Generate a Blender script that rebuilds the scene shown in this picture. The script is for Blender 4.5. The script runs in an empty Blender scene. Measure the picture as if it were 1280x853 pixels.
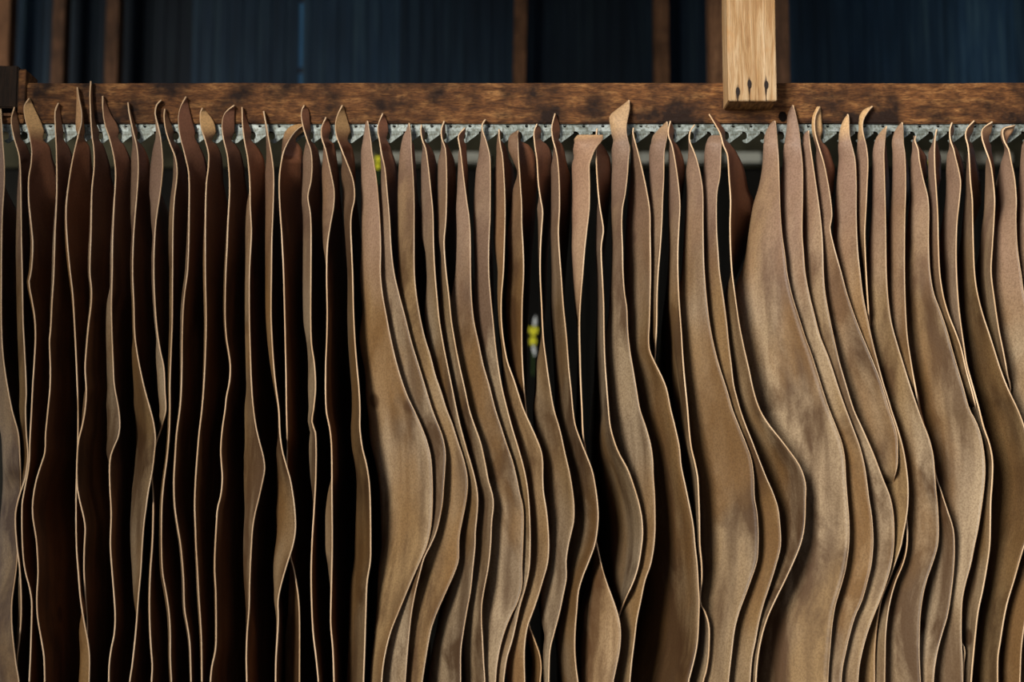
import bpy, bmesh, math, random
from mathutils import Vector, noise
random.seed(7)
sc = bpy.context.scene
col = sc.collection

# ------------------------------------------------------------------ camera
DIST = 2.2
PITCH = math.radians(6.0)
FPX = 1280 * 50 / 36.0
CAM = Vector((0, -DIST, -DIST * math.tan(PITCH)))
cd = bpy.data.cameras.new('camera'); cam = bpy.data.objects.new('camera', cd); col.objects.link(cam)
cd.lens = 50; cd.sensor_width = 36
cam.location = CAM; cam.rotation_euler = (math.pi / 2 + PITCH, 0, 0)
cd.clip_start = 0.05
cd.dof.use_dof = True; cd.dof.focus_distance = 2.13; cd.dof.aperture_fstop = 2.8
sc.camera = cam

# ------------------------------------------------------------------ world and light
world = bpy.data.worlds.new('sky'); sc.world = world; world.use_nodes = True
wn = world.node_tree.nodes; bg = wn['Background']
bg.inputs['Color'].default_value = (0.80, 0.86, 1.0, 1); bg.inputs['Strength'].default_value = 0.42

def area(name, loc, target, sx, sy, power, color):
    l = bpy.data.lights.new(name, 'AREA'); l.shape = 'RECTANGLE'; l.size = sx; l.size_y = sy
    l.energy = power; l.color = color
    o = bpy.data.objects.new(name, l); col.objects.link(o); o.location = loc
    o.rotation_euler = (Vector(target) - Vector(loc)).to_track_quat('-Z', 'Y').to_euler()
    return o
area('open_shed_side_light', (-3.3, -5.0, 1.5), (0.3, 0, -0.05), 2.9, 2.4, 850, (1.0, 0.95, 0.88))
sc.view_settings.view_transform = 'Standard'; sc.view_settings.look = 'None'
sc.view_settings.exposure = 0.0; sc.view_settings.gamma = 1.0; sc.view_settings.use_curve_mapping = False

# ------------------------------------------------------------------ helpers
def at(px, py, Y):
    """world point on the upright plane y=Y seen at pixel px, py"""
    dx = (px - 640) / FPX; dz = -(py - 426.5) / FPX
    c, s = math.cos(PITCH), math.sin(PITCH)
    d = Vector((dx, c - dz * s, s + dz * c))
    return CAM + d * ((Y - CAM.y) / d.y)

def tag(o, label=None, cat=None, group=None, kind=None):
    if label: o['label'] = label
    if cat: o['category'] = cat
    if group: o['group'] = group
    if kind: o['kind'] = kind
    return o

def empty(name, loc, label=None, cat=None, group=None, kind=None):
    o = bpy.data.objects.new(name, None); col.objects.link(o); o.location = loc
    o.empty_display_size = 0.02
    return tag(o, label, cat, group, kind)

def link(name, bm, mats, parent=None, smooth=False):
    me = bpy.data.meshes.new(name); bm.normal_update(); bm.to_mesh(me); bm.free()
    for m in (mats if isinstance(mats, (list, tuple)) else [mats]): me.materials.append(m)
    o = bpy.data.objects.new(name, me); col.objects.link(o)
    if parent:
        o.parent = parent; me.transform(__import__('mathutils').Matrix.Translation(-parent.location))
    if smooth:
        for p in me.polygons: p.use_smooth = True
    return o

def box(bm, x0, x1, y0, y1, z0, z1, bev=0.0, rough=0.0, seg=1):
    tb = bmesh.new()
    bmesh.ops.create_cube(tb, size=1)
    for v in tb.verts:
        v.co = Vector(((x0 + x1) / 2 + v.co.x * (x1 - x0), (y0 + y1) / 2 + v.co.y * (y1 - y0), (z0 + z1) / 2 + v.co.z * (z1 - z0)))
    if seg > 1:
        lx = max(x1 - x0, z1 - z0)
        ed = [e for e in tb.edges if abs(e.calc_length() - lx) < 1e-5]
        bmesh.ops.subdivide_edges(tb, edges=ed, cuts=seg, use_grid_fill=True)
    if rough:
        for v in tb.verts: v.co += noise.noise_vector(v.co * 9.0) * rough
    if bev: bmesh.ops.bevel(tb, geom=[e for e in tb.edges if e.calc_face_angle(0) > 1.0], offset=bev, segments=2, affect='EDGES')
    tm = bpy.data.meshes.new('t'); tb.to_mesh(tm); tb.free(); bm.from_mesh(tm); bpy.data.meshes.remove(tm)

class N:
    """tiny node-tree writer"""
    def __init__(s, name, rough=0.7, spec=0.3, metal=0.0):
        s.m = bpy.data.materials.new(name); s.m.use_nodes = True; s.t = s.m.node_tree
        s.b = s.t.nodes['Principled BSDF']; s.b.inputs['Roughness'].default_value = rough
        s.b.inputs['Specular IOR Level'].default_value = spec; s.b.inputs['Metallic'].default_value = metal
    def n(s, typ, **kw):
        x = s.t.nodes.new(typ)
        for k, v in kw.items(): setattr(x, k, v)
        return x
    def l(s, a, b): s.t.links.new(a, b)
    def coord(s, scale=(1, 1, 1), kind='Object', loc=(0, 0, 0)):
        tc = s.n('ShaderNodeTexCoord'); mp = s.n('ShaderNodeMapping')
        mp.inputs['Scale'].default_value = scale; mp.inputs['Location'].default_value = loc
        s.l(tc.outputs[kind], mp.inputs['Vector']); return mp.outputs[0]
    def noise(s, vec, scale, detail=4, rough=0.55, dist=0.0, w=None):
        x = s.n('ShaderNodeTexNoise')
        if w is not None:
            x.noise_dimensions = '4D'; s.l(w, x.inputs['W'])
        x.inputs['Scale'].default_value = scale; x.inputs['Detail'].default_value = detail
        x.inputs['Roughness'].default_value = rough; x.inputs['Distortion'].default_value = dist
        s.l(vec, x.inputs['Vector']); return x.outputs['Fac']
    def ramp(s, fac, stops):
        x = s.n('ShaderNodeValToRGB'); e = x.color_ramp.elements
        while len(e) < len(stops): e.new(0.5)
        for i, (p, c) in enumerate(stops):
            e[i].position = p; e[i].color = (c[0], c[1], c[2], 1) if isinstance(c, (tuple, list)) else (c, c, c, 1)
        s.l(fac, x.inputs[0]); return x.outputs[0]
    def mix(s, fac, a, b, mode='MIX'):
        x = s.n('ShaderNodeMix', data_type='RGBA', blend_type=mode)
        for sock, v in ((x.inputs[0], fac), (x.inputs[6], a), (x.inputs[7], b)):
            if isinstance(v, (int, float)): sock.default_value = v
            elif isinstance(v, (tuple, list)): sock.default_value = (v[0], v[1], v[2], 1)
            else: s.l(v, sock)
        return x.outputs[2]
    def math(s, op, a, b=0.0, clamp=False):
        x = s.n('ShaderNodeMath', operation=op, use_clamp=clamp)
        for i, v in ((0, a), (1, b)):
            if isinstance(v, (int, float)): x.inputs[i].default_value = v
            else: s.l(v, x.inputs[i])
        return x.outputs[0]
    def bump(s, h, strength, dist=0.002):
        x = s.n('ShaderNodeBump'); x.inputs['Strength'].default_value = strength; x.inputs['Distance'].default_value = dist
        s.l(h, x.inputs['Height']); s.l(x.outputs[0], s.b.inputs['Normal'])
    def color(s, c):
        if isinstance(c, (tuple, list)): s.b.inputs['Base Color'].default_value = (c[0], c[1], c[2], 1)
        else: s.l(c, s.b.inputs['Base Color'])
        return s.m

def wood(name, c0, c1, c2, axis='X', rough=0.75, grain=1.0, blotch=0.5, spec=0.25):
    s = N(name, rough, spec)
    sc_ = {'X': (1.6, 7, 7), 'Z': (9, 9, 1.0)}[axis]
    v = s.coord(sc_); v2 = s.coord((1, 1, 1))
    g = s.noise(v, 9 * grain, 8, 0.65, 0.6); f = s.noise(v, 40 * grain, 4, 0.6)
    b = s.noise(v2, 13, 4, 0.6)
    c = s.ramp(g, [(0.32, c0), (0.5, c1), (0.68, c2)])
    c = s.mix(s.ramp(f, [(0.35, 0.75), (0.55, 0.0)]), c, c0)
    c = s.mix(s.math('MULTIPLY', s.ramp(b, [(0.38, 1.0), (0.56, 0.0)]), blotch), c, tuple(k * 0.35 for k in c0))
    s.bump(s.math('ADD', g, s.math('MULTIPLY', f, 0.6)), 0.7, 0.004)
    s.color(c); return s

# ------------------------------------------------------------------ materials
def leather(name, a, b, dark, top, grainy):
    s = N(name, 0.5, 0.35)
    info = s.n('ShaderNodeObjectInfo'); w = s.math('MULTIPLY', info.outputs['Random'], 37.0)
    v = s.coord((1, 1, 0.45)); v1 = s.coord((1, 1, 1)); vs = s.coord((5, 5, 0.5))
    n1 = s.noise(v, 5.0, 3, 0.5, 0.5, w); n2 = s.noise(v, 11, 5, 0.6, 0.6, w); n3 = s.noise(vs, 6, 3, 0.5, 0.0, w)
    fine = s.noise(v1, 330, 2, 0.6)
    c = s.mix(s.ramp(n1, [(0.42, 0.0), (0.58, 1.0)]), a, b)
    c = s.mix(s.ramp(n3, [(0.36, 0.75), (0.55, 0.0)]), c, dark)
    c = s.mix(s.ramp(n2, [(0.48, 0.0), (0.60, 0.85)]), c, dark)
    n4 = s.noise(v, 8.5, 3, 0.5, 0.4, s.math('ADD', w, 5.0))
    c = s.mix(s.ramp(n4, [(0.5, 0.0), (0.62, 0.6)]), c, (a[0] * 0.9, a[1] * 0.76, a[2] * 0.58))
    vo = s.n('ShaderNodeTexVoronoi', voronoi_dimensions='4D'); vo.inputs['Scale'].default_value = 9; s.l(v1, vo.inputs['Vector']); s.l(w, vo.inputs['W'])
    c = s.mix(s.ramp(vo.outputs['Distance'], [(0.10, 0.85), (0.15, 0.0)]), c, dark)
    # upper shoulders of the skins are pinker than the bellies
    sep = s.n('ShaderNodeSeparateXYZ'); tc = s.n('ShaderNodeTexCoord'); s.l(tc.outputs['Object'], sep.inputs[0])
    zz = s.math('ADD', s.math('MULTIPLY', s.math('ADD', sep.outputs[2], 0.30), 3.2), s.math('MULTIPLY', s.math('SUBTRACT', n1, 0.5), 1.6))
    c = s.mix(s.ramp(zz, [(0.05, 0.0), (0.8, 0.8)]), c, top)
    # the tip flaps of some skins get painted-in light as a golden tan (amount in the object's alpha)
    hz = s.n('ShaderNodeMapRange'); s.l(sep.outputs[2], hz.inputs[0])
    hz.inputs['From Min'].default_value = -0.004; hz.inputs['From Max'].default_value = 0.022
    c = s.mix(s.math('MULTIPLY', hz.outputs[0], info.outputs['Alpha']), c, (0.72, 0.46, 0.22))
    c = s.mix(s.math('MULTIPLY', s.ramp(fine, [(0.35, 0.35), (0.6, 0.0)]), grainy), c, dark)
    c = s.mix(1.0, c, info.outputs['Color'], 'MULTIPLY')
    s.bump(s.math('ADD', fine, s.math('MULTIPLY', n2, 3.0)), 0.25, 0.0012)
    return s.color(c)
M_FLESH = leather('leather_tan_face', (0.27, 0.172, 0.078), (0.38, 0.28, 0.172), (0.07, 0.034, 0.014), (0.31, 0.195, 0.135), 1.0)
M_GRAIN = leather('leather_russet_face', (0.24, 0.10, 0.045), (0.29, 0.14, 0.065), (0.08, 0.034, 0.016), (0.30, 0.13, 0.075), 0.8)
e_ = N('leather_cut_edge', 0.7, 0.2)
M_EDGE = e_.color(e_.ramp(e_.noise(e_.coord((1, 1, 0.3)), 30, 3), [(0.3, (0.62, 0.39, 0.20)), (0.7, (0.90, 0.66, 0.42))]))

_rw = wood('rail_wood', (0.05, 0.018, 0.006), (0.20, 0.078, 0.022), (0.42, 0.20, 0.065), 'X', 0.65, 1.6, 1.0)
M_RAIL = _rw.m
M_STUD = wood('stud_wood', (0.04, 0.019, 0.009), (0.085, 0.04, 0.018), (0.13, 0.06, 0.03), 'Z', 0.8).m
M_BLOCK = wood('block_wood', (0.014, 0.008, 0.004), (0.03, 0.015, 0.007), (0.055, 0.027, 0.011), 'Z', 0.8).m

# ------------------------------------------------------------------ setting
def low_wood():
    m = N('shade_wall_boards', 0.85, 0.1); return m.color(m.ramp(m.noise(m.coord((1, 1, 6)), 4, 4), [(0.3, (0.02, 0.014, 0.01)), (0.7, (0.06, 0.04, 0.026))]))
def slab(name, x0, x1, y0, y1, z0, z1, mat, kind='structure', parent=None, bev=0.0):
    bm = bmesh.new(); box(bm, x0, x1, y0, y1, z0, z1, bev); o = link(name, bm, mat, parent)
    if kind: o['kind'] = kind
    return o
fl = N('earth_floor', 0.9, 0.1); fl.color(fl.ramp(fl.noise(fl.coord(), 3, 6), [(0.3, (0.03, 0.024, 0.018)), (0.7, (0.07, 0.055, 0.04))]))
slab('floor', -4, 4, -4.5, 3.2, -1.5, -1.4, fl.m)
ce = N('dark_roof', 0.8, 0.2); ce.color((0.03, 0.035, 0.045))
slab('ceiling', -4, 4, -1.6, 3.2, 1.25, 1.30, ce.m)

slab('added_shade_wall_left', -1.65, -1.58, -2.45, -0.7, -1.4, 1.25, low_wood())  # unseen side wall, added to shade the left end of the row
WY = 1.9      # back wall distance behind the rail
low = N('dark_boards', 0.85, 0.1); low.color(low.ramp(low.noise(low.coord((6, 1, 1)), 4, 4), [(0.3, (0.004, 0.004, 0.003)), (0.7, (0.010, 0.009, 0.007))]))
zlow = at(640, 207, WY).z
wb = empty('wall_back', (0, WY, -1.4), kind='structure')
x = -3.0; i = 0
gx = at(661, 0, WY).x
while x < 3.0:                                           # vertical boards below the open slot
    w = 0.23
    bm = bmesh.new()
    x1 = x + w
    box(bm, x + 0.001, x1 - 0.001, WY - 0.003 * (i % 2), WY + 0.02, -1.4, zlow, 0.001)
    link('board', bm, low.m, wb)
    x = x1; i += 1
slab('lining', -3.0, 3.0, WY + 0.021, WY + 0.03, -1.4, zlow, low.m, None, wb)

# blue sheet cladding above
sh = N('blue_sheet', 0.6, 0.12)
vv = sh.coord((14, 1, 0.7)); v0 = sh.coord((1, 1, 1))
st = sh.noise(vv, 3.0, 6, 0.6); bl = sh.noise(v0, 1.3, 3, 0.5)
c = sh.ramp(st, [(0.3, (0.004, 0.010, 0.015)), (0.5, (0.008, 0.021, 0.038)), (0.68, (0.022, 0.045, 0.058)), (0.8, (0.06, 0.078, 0.08))])
c = sh.mix(sh.ramp(bl, [(0.35, 0.0), (0.65, 0.8)]), c, (0.005, 0.009, 0.014))
inf = sh.n('ShaderNodeObjectInfo'); c = sh.mix(1.0, c, inf.outputs['Color'], 'MULTIPLY')
sh.color(c)
ztop = 1.25
zsl = at(640, 150, WY).z
SY = WY - 0.02
seams = [-620, 22, 60, 128, 240, 374, 379, 500, 650, 812, 895, 985, 1045, 1120, 1200, 1270, 1800]
tint = [0.8, 1.5, 0.6, 0.4, 1.5, None, 1.9, 1.2, 0.7, 0.8, 0.9, 1.5, 2.2, 1.8, 2.4, 1.4]
for k in range(len(seams) - 1):
    t = tint[k]
    a, b = at(seams[k], 50, SY).x, at(seams[k + 1], 50, SY).x
    bm = bmesh.new()
    if t is None:                                        # the narrow overlap strip between two sheets has gaps
        for (p0, p1) in ((-60, -4), (4, 84), (92, 150)):
            box(bm, a, b, SY, SY + 0.01, at(0, p1, SY).z, at(0, p0, SY).z)
        o = link('cladding_gleam_strip', bm, sh.m, wb); o.color = (4, 6, 7, 1)  # brighter blue tint paints in the daylight gleam along the strip
        continue
    n = max(2, int((b - a) / 0.02))
    for q in range(n):                                   # shallow vertical ribs
        xa, xb = a + (b - a) * q / n, a + (b - a) * (q + 1) / n
        box(bm, xa, xb, SY + (0.004 if q % 2 else 0.0), SY + 0.012, zsl, ztop)
    o = link('cladding_sheet', bm, sh.m, wb); o.color = (t, t, t, 1)

# studs in front of the cladding
def stud(px0, px1, tilt, mat, py1=160, yy=WY - 0.16):
    a, b = at(px0, 100, yy).x, at(px1, 100, yy).x
    z0, z1 = at(640, py1, yy).z, 1.25
    bm = bmesh.new(); box(bm, a, b, yy, yy + 0.06, z0, z1, 0.002)
    for v in bm.verts: v.co.x += (v.co.z - z0) * tilt
    return link('stud', bm, mat, wb)
M_STUDL = wood('stud_wood_light', (0.09, 0.04, 0.017), (0.16, 0.075, 0.033), (0.22, 0.11, 0.05), 'Z', 0.8).m
stud(-8, 9, 0, M_STUDL); stud(63, 78, 0, M_STUD); stud(130, 146, 0, M_STUD)
stud(640, 656, 0.02, M_STUDL); stud(819, 837, 0.0, M_STUDL)
stud(888, 913, 0.0, M_STUDL, yy=0.9); stud(960, 988, 0.0, M_STUD, yy=0.9)

# pale weathered plank and the dark one above it, seen between the teeth
pal = N('pale_weathered_board', 0.8, 0.2)
pal.color(pal.ramp(pal.noise(pal.coord((1, 1, 1)), 5, 5, 0.6), [(0.42, (0.07, 0.06, 0.04)), (0.5, (0.28, 0.27, 0.21)), (0.62, (0.5, 0.5, 0.41))]))
PY = WY - 0.03
pal_spans = [(398, 470), (480, 560), (565, 612), (640, 720), (728, 785), (788, 840), (842, 900), (905, 950), (1140, 1200), (1205, 1235), (1240, 1262)]
pr = empty('wall_ledge', at(800, 205, PY), kind='structure')
for (a, b) in pal_spans:
    bm = bmesh.new(); box(bm, at(a, 200, PY).x, at(b, 200, PY).x, PY - 0.03, PY, at(0, 206, PY).z, at(0, 193, PY).z, 0.003)
    link('board', bm, pal.m, pr)
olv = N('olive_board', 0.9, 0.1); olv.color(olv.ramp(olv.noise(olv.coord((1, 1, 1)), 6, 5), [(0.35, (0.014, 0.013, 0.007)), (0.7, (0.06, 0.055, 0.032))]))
bm = bmesh.new(); box(bm, -3.0, 3.0, PY + 0.001, PY + 0.03, at(0, 209, PY).z, at(0, 155, PY).z, 0.002); link('board', bm, olv.m, pr)

# ------------------------------------------------------------------ hanging rail
ZT, ZB = at(640, 103.5, 0).z, at(640, 154, 0).z
bm = bmesh.new(); box(bm, at(32, 120, 0).x, at(1600, 120, 0).x, 0.0, 0.065, ZB, ZT, 0.0015, 0.0012, 60)
rail = link('wooden_rail', bm, M_RAIL)
tag(rail, 'long dark stained timber rail above the row of hides', 'rail')
# dark knot hole and old nail dents on the rail are true pits
pit = N('pit_dark', 0.9, 0.05); pit.color((0.006, 0.004, 0.003))
def pit_on(px, py, r, ys, parent):
    bm = bmesh.new(); bmesh.ops.create_cone(bm, cap_ends=True, segments=14, radius1=r, radius2=r * .8, depth=0.003)
    p = at(px, py, ys)
    for v in bm.verts:
        x_, y_, z_ = v.co; v.co = Vector((x_, z_, y_ * 1.25)) + p
    return link('knot', bm, pit.m, parent)
pit_on(978, 146, 0.0065, -0.0005, rail)

blk = empty('timber_block', at(10, 110, -0.03))
tag(blk, 'dark timber block end butting the rail at far left', 'wooden block')
bm = bmesh.new(); box(bm, at(-40, 100, -.006).x, at(23, 100, -.006).x, -0.008, 0.05, at(0, 135, -.008).z, at(0, 82, -.008).z, 0.002, 0.0008, 6)
link('block', bm, M_BLOCK, blk)
bm = bmesh.new(); box(bm, at(23, 100, -.006).x, at(32, 100, -.006).x, -0.006, 0.05, at(0, 136, -.03).z, at(0, 81, -.03).z, 0.001)
link('side_strip', bm, M_RAIL, blk)
bm = bmesh.new(); box(bm, at(-300, 100, -.006).x, at(16, 100, -.006).x, -0.007, 0.05, at(0, 140, -.03).z, at(0, 136.6, -.03).z, 0.0005)
link('batten', bm, M_STUDL, blk)
bm = bmesh.new(); box(bm, at(-300, 100, 0).x, at(31, 100, 0).x, 0.0, 0.05, ZB, at(0, 141, 0).z, 0.001)
link('end_board', bm, M_RAIL, blk)

# pale post
PF = -0.055
post = empty('pale_post', at(940, 130, PF))
tag(post, 'pale square timber post nailed over the dark rail', 'post')
pw = N('post_wood', 0.7, 0.25)
v = pw.coord((10, 10, 0.8)); v2 = pw.coord((1, 1, 1), loc=(0, 0, 0))
g = pw.noise(v, 8, 8, 0.6, 0.9); f = pw.noise(v, 34, 3, 0.6); b = pw.noise(v2, 16, 3, 0.5, 0.5)
c = pw.ramp(g, [(0.30, (0.22, 0.10, 0.035)), (0.45, (0.42, 0.25, 0.11)), (0.7, (0.64, 0.46, 0.27))])
c = pw.mix(pw.ramp(f, [(0.35, 0.5), (0.5, 0.0)]), c, (0.36, 0.18, 0.07))
c = pw.mix(pw.ramp(b, [(0.55, 0.0), (0.7, 0.5)]), c, (0.50, 0.25, 0.08))
sep = pw.n('ShaderNodeSeparateXYZ'); tc = pw.n('ShaderNodeTexCoord'); pw.l(tc.outputs['Object'], sep.inputs[0])
P0 = post.location
# iron stains run along the grain around every nail, plus darker brown end grain below
for (nx, ny) in ((922, 114.5), (936.5, 105), (957.5, 106)):
    q = at(nx, ny, PF) - P0
    dx = pw.math('DIVIDE', pw.math('SUBTRACT', sep.outputs[0], q.x), 0.0030)
    dz = pw.math('DIVIDE', pw.math('SUBTRACT', sep.outputs[2], q.z - 0.002), 0.016)
    d = pw.math('SQRT', pw.math('ADD', pw.math('MULTIPLY', dx, dx), pw.math('MULTIPLY', dz, dz)))
    d = pw.math('ADD', d, pw.math('MULTIPLY', pw.math('SUBTRACT', f, 0.5), 1.2))
    c = pw.mix(pw.ramp(d, [(0.55, 0.92), (1.15, 0.0)]), c, (0.045, 0.028, 0.02))
ng = pw.n('ShaderNodeNewGeometry'); s2 = pw.n('ShaderNodeSeparateXYZ'); pw.l(ng.outputs['True Normal'], s2.inputs[0])
c = pw.mix(pw.math('LESS_THAN', s2.outputs[2], -0.5), c, pw.ramp(pw.noise(pw.coord((6, 1, 1)), 30, 4), [(0.35, (0.10, 0.05, 0.016)), (0.65, (0.40, 0.23, 0.075))]))
pw.bump(pw.math('ADD', g, f), 0.6, 0.003); pw.color(c)
bm = bmesh.new(); box(bm, at(909.5, 60, PF).x, at(970, 60, PF).x, PF, -0.0015, at(940, 126, PF).z, 0.62, 0.0012, 0.0005, 30)
link('shaft', bm, pw.m, post)
# narrow drying crack along the post foot
nm = N('rusty_nail', 0.6, 0.4, 0.6); nm.color((0.03, 0.02, 0.016))
for (nx, ny) in ((922, 114.5), (936.5, 105), (957.5, 106)):
    bm = bmesh.new(); bmesh.ops.create_cone(bm, cap_ends=True, segments=12, radius1=0.0034, radius2=0.003, depth=0.003)
    p = at(nx, ny, PF - 0.0005)
    for v in bm.verts:
        x_, y_, z_ = v.co; v.co = Vector((x_ * 0.9, z_, y_ * 1.9)) + p
    link('nail', bm, nm.m, post)
    bm = bmesh.new(); box(bm, p.x - 0.0005, p.x + 0.0005, PF - 0.0003, PF + 0.004, at(0, 126, PF).z, p.z + 0.004)
    link('crack', bm, pit.m, post)

# ------------------------------------------------------------------ toothed galvanised strip
gv = N('galvanised_steel', 0.5, 0.4, 0.35)
v = gv.coord(); a = gv.noise(v, 55, 5, 0.65, 0.8); b = gv.noise(v, 190, 3, 0.6); b2 = gv.noise(v, 11, 2, 0.5)
c = gv.ramp(a, [(0.30, (0.08, 0.085, 0.07)), (0.45, (0.20, 0.23, 0.20)), (0.60, (0.42, 0.47, 0.44)), (0.72, (0.20, 0.20, 0.14))])
c = gv.mix(gv.ramp(b, [(0.5, 0.0), (0.62, 0.8)]), c, (0.09, 0.085, 0.055))
c = gv.mix(gv.ramp(b2, [(0.58, 0.0), (0.75, 0.4)]), c, (0.7, 0.76, 0.8))
gv.bump(a, 0.3, 0.001); gv.color(c)
KN = [(-2, -37), (0, 10.3), (7, 175), (20, 487), (28, 676), (36, 867), (38, 911), (40, 955.6), (43, 1029), (52, 1236), (53, 1260), (56, 1331)]
def tip_px(n):
    for (a, xa), (b, xb) in zip(KN, KN[1:]):
        if a <= n <= b: return xa + (xb - xa) * (n - a) / (b - a)
TY = 0.006
strip = empty('toothed_strip', at(640, 165, TY))
tag(strip, 'galvanised toothed metal strip fixed below the dark rail', 'metal strip')
def zrow(py): return at(640, py, TY).z
bm = bmesh.new()
for n in range(-2, 56):
    xa, xb = at(tip_px(n), 160, TY).x, at(tip_px(n + 1), 160, TY).x
    zt, zb = ZB - 0.0003, zrow(164.3)
    for yy in (TY, TY + 0.0015):
        cx, cz, r = xa + (xb - xa) * 0.25, zrow(157.6), 0.0027
        ring = [bm.verts.new((cx + r * math.cos(t), yy, cz + r * math.sin(t))) for t in [k * math.pi / 4 + math.pi / 8 for k in range(8)]]
        out = [bm.verts.new(p) for p in ((xb, yy, (zt + zb) / 2 + .001), (xb, yy, zt), (xa, yy, zt), (xa, yy, (zt + zb) / 2), (xa, yy, (zt + zb) / 2 - .001), (xa, yy, zb), (xb, yy, zb), (xb, yy, (zt + zb) / 2))]
        for k in range(8):
            k2 = (k + 1) % 8
            bm.faces.new((ring[k], out[k], out[k2], ring[k2]))
        # second, empty half of the cell needs no hole
bmesh.ops.remove_doubles(bm, verts=bm.verts, dist=1e-5); bmesh.ops.recalc_face_normals(bm, faces=bm.faces)
link('strip_plate', bm, gv.m, strip)
bm = bmesh.new(); box(bm, at(-37, 160, 0).x, at(1331, 160, 0).x, TY + 0.0016, TY + 0.03, ZB - 0.0022, ZB - 0.0006); link('top_flange', bm, gv.m, strip)
P = at(tip_px(11), 179, TY); pitch = at(tip_px(12), 179, TY).x - P.x; u = pitch / 24.0
prof = [(0, 0), (2.5, 1.2), (17, 12.2), (18.2, 14.0), (20.5, 15.0), (22.8, 14.2), (24.1, 12.2), (24.6, 9.6), (24.1, 7.0), (22.6, 5.2)]
# tooth polygon: its own tip at 0,0; slope to the upper right; round notch to the left; barb
tooth = [(0, 0), (2.0, 0.8), (16.5, 12.0), (17.3, 14.8), (-4.0, 15.0), (-1.6, 14.2), (0.2, 12.2), (0.7, 9.6), (0.2, 6.6), (-1.6, 4.6), (-4.2, 4.4), (-5.2, 3.2), (-4.0, 1.4), (-2.0, 0.2)]
bm = bmesh.new()
def fwd(z_): return 0.0
fr = [bm.verts.new((x_ * u, fwd(z_), z_ * u)) for x_, z_ in tooth]; bk = [bm.verts.new((x_ * u, fwd(z_) + 0.0015, z_ * u)) for x_, z_ in tooth]
ff = [bm.faces.new(fr), bm.faces.new(bk[::-1])]
for k in range(len(tooth)):
    k2 = (k + 1) % len(tooth); bm.faces.new((fr[k2], fr[k], bk[k], bk[k2]))
bmesh.ops.recalc_face_normals(bm, faces=bm.faces)
bmesh.ops.triangulate(bm, faces=[f for f in bm.faces if len(f.verts) > 4])
t0 = link('tooth', bm, gv.m, None)
first = True
for n in range(-2, 56):
    o = t0 if first else t0.copy()
    if not first: col.objects.link(o)
    first = False
    o.parent = strip
    o.location = at(tip_px(n), 179, TY) - strip.location + Vector((0, 0.0, 0.0))

# ------------------------------------------------------------------ flower bits beyond the wall slit
yf = N('yellow_petal', 0.6, 0.2); yf.color((0.92, 0.86, 0.04)); yf.b.inputs['Subsurface Weight'].default_value = 0.0
wf = N('white_petal', 0.6, 0.2); wf.color((0.9, 0.93, 0.9)); gs = N('green_stem', 0.7, 0.2); gs.color((0.05, 0.10, 0.02))
def petal(bm, c, l, w, ang):
    ca, sa = math.cos(ang), math.sin(ang)
    pts = [(0, 0), (w, .3 * l), (w * .9, .65 * l), (0, l), (-w * .9, .65 * l), (-w, .3 * l)]
    for yy in (0, 0.004):
        vs = [bm.verts.new((c.x + a * ca + b * sa, c.y + yy + .25 * abs(a), c.z - a * sa + b * ca)) for a, b in pts]
        bm.faces.new(vs)
def flower(px, py, s, label, top, bot, both=True):
    c = at(px, py, FY)
    f = empty('yellow_flower', c, label, 'flower')
    bm = bmesh.new()
    bm.free()
    for a in (-.3, .15, .5, 2.9, 3.4):
        bm = bmesh.new(); petal(bm, c, s, s * .24, a); link('petal', bm, yf.m, f)
    if both:
        for off, an in ((Vector((.004, .0, s * .8)), .12), (Vector((0, 0, -s * .8)), 2.95)):
            bm = bmesh.new(); petal(bm, c + off, s * 1.2, s * .16, an); link('pale_petal', bm, wf.m, f)
    bm = bmesh.new(); box(bm, c.x - .002, c.x + .002, FY + .006, FY + .01, bot, c.z); link('stem', bm, gs.m, f)
FY = WY - 0.06
flower(666, 420, 0.030, 'yellow flower with white petals glimpsed through the slot mid photo', 0, at(0, 470, FY).z)
flower(472, 203, 0.022, 'small yellow bloom behind the hides near the bright tan belly', 0, at(0, 230, FY).z, False)
flower(1160, 198, 0.018, 'small yellow bloom in the gap below teeth at right', 0, at(0, 225, FY).z, False)

# ------------------------------------------------------------------ leather hides
def pchip(pts):
    """monotone cubic through (t, v) points, held constant outside"""
    T = [p[0] for p in pts]; V = [p[1] for p in pts]; n = len(T)
    if n == 1: return lambda t: V[0]
    h = [T[i + 1] - T[i] for i in range(n - 1)]; d = [(V[i + 1] - V[i]) / h[i] for i in range(n - 1)]
    m = [0.0] * n; m[0], m[-1] = d[0], d[-1]
    for i in range(1, n - 1):
        if d[i - 1] * d[i] > 0:
            w1, w2 = 2 * h[i] + h[i - 1], h[i] + 2 * h[i - 1]; m[i] = (w1 + w2) / (w1 / d[i - 1] + w2 / d[i])
    def f(t):
        if t <= T[0]: return V[0]
        if t >= T[-1]: return V[-1]
        i = 0
        while T[i + 1] < t: i += 1
        s = (t - T[i]) / h[i]
        return ((2 * s**3 - 3 * s * s + 1) * V[i] + (s**3 - 2 * s * s + s) * h[i] * m[i] + (3 * s * s - 2 * s**3) * V[i + 1] + (s**3 - s * s) * h[i] * m[i + 1])
    return f
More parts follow.
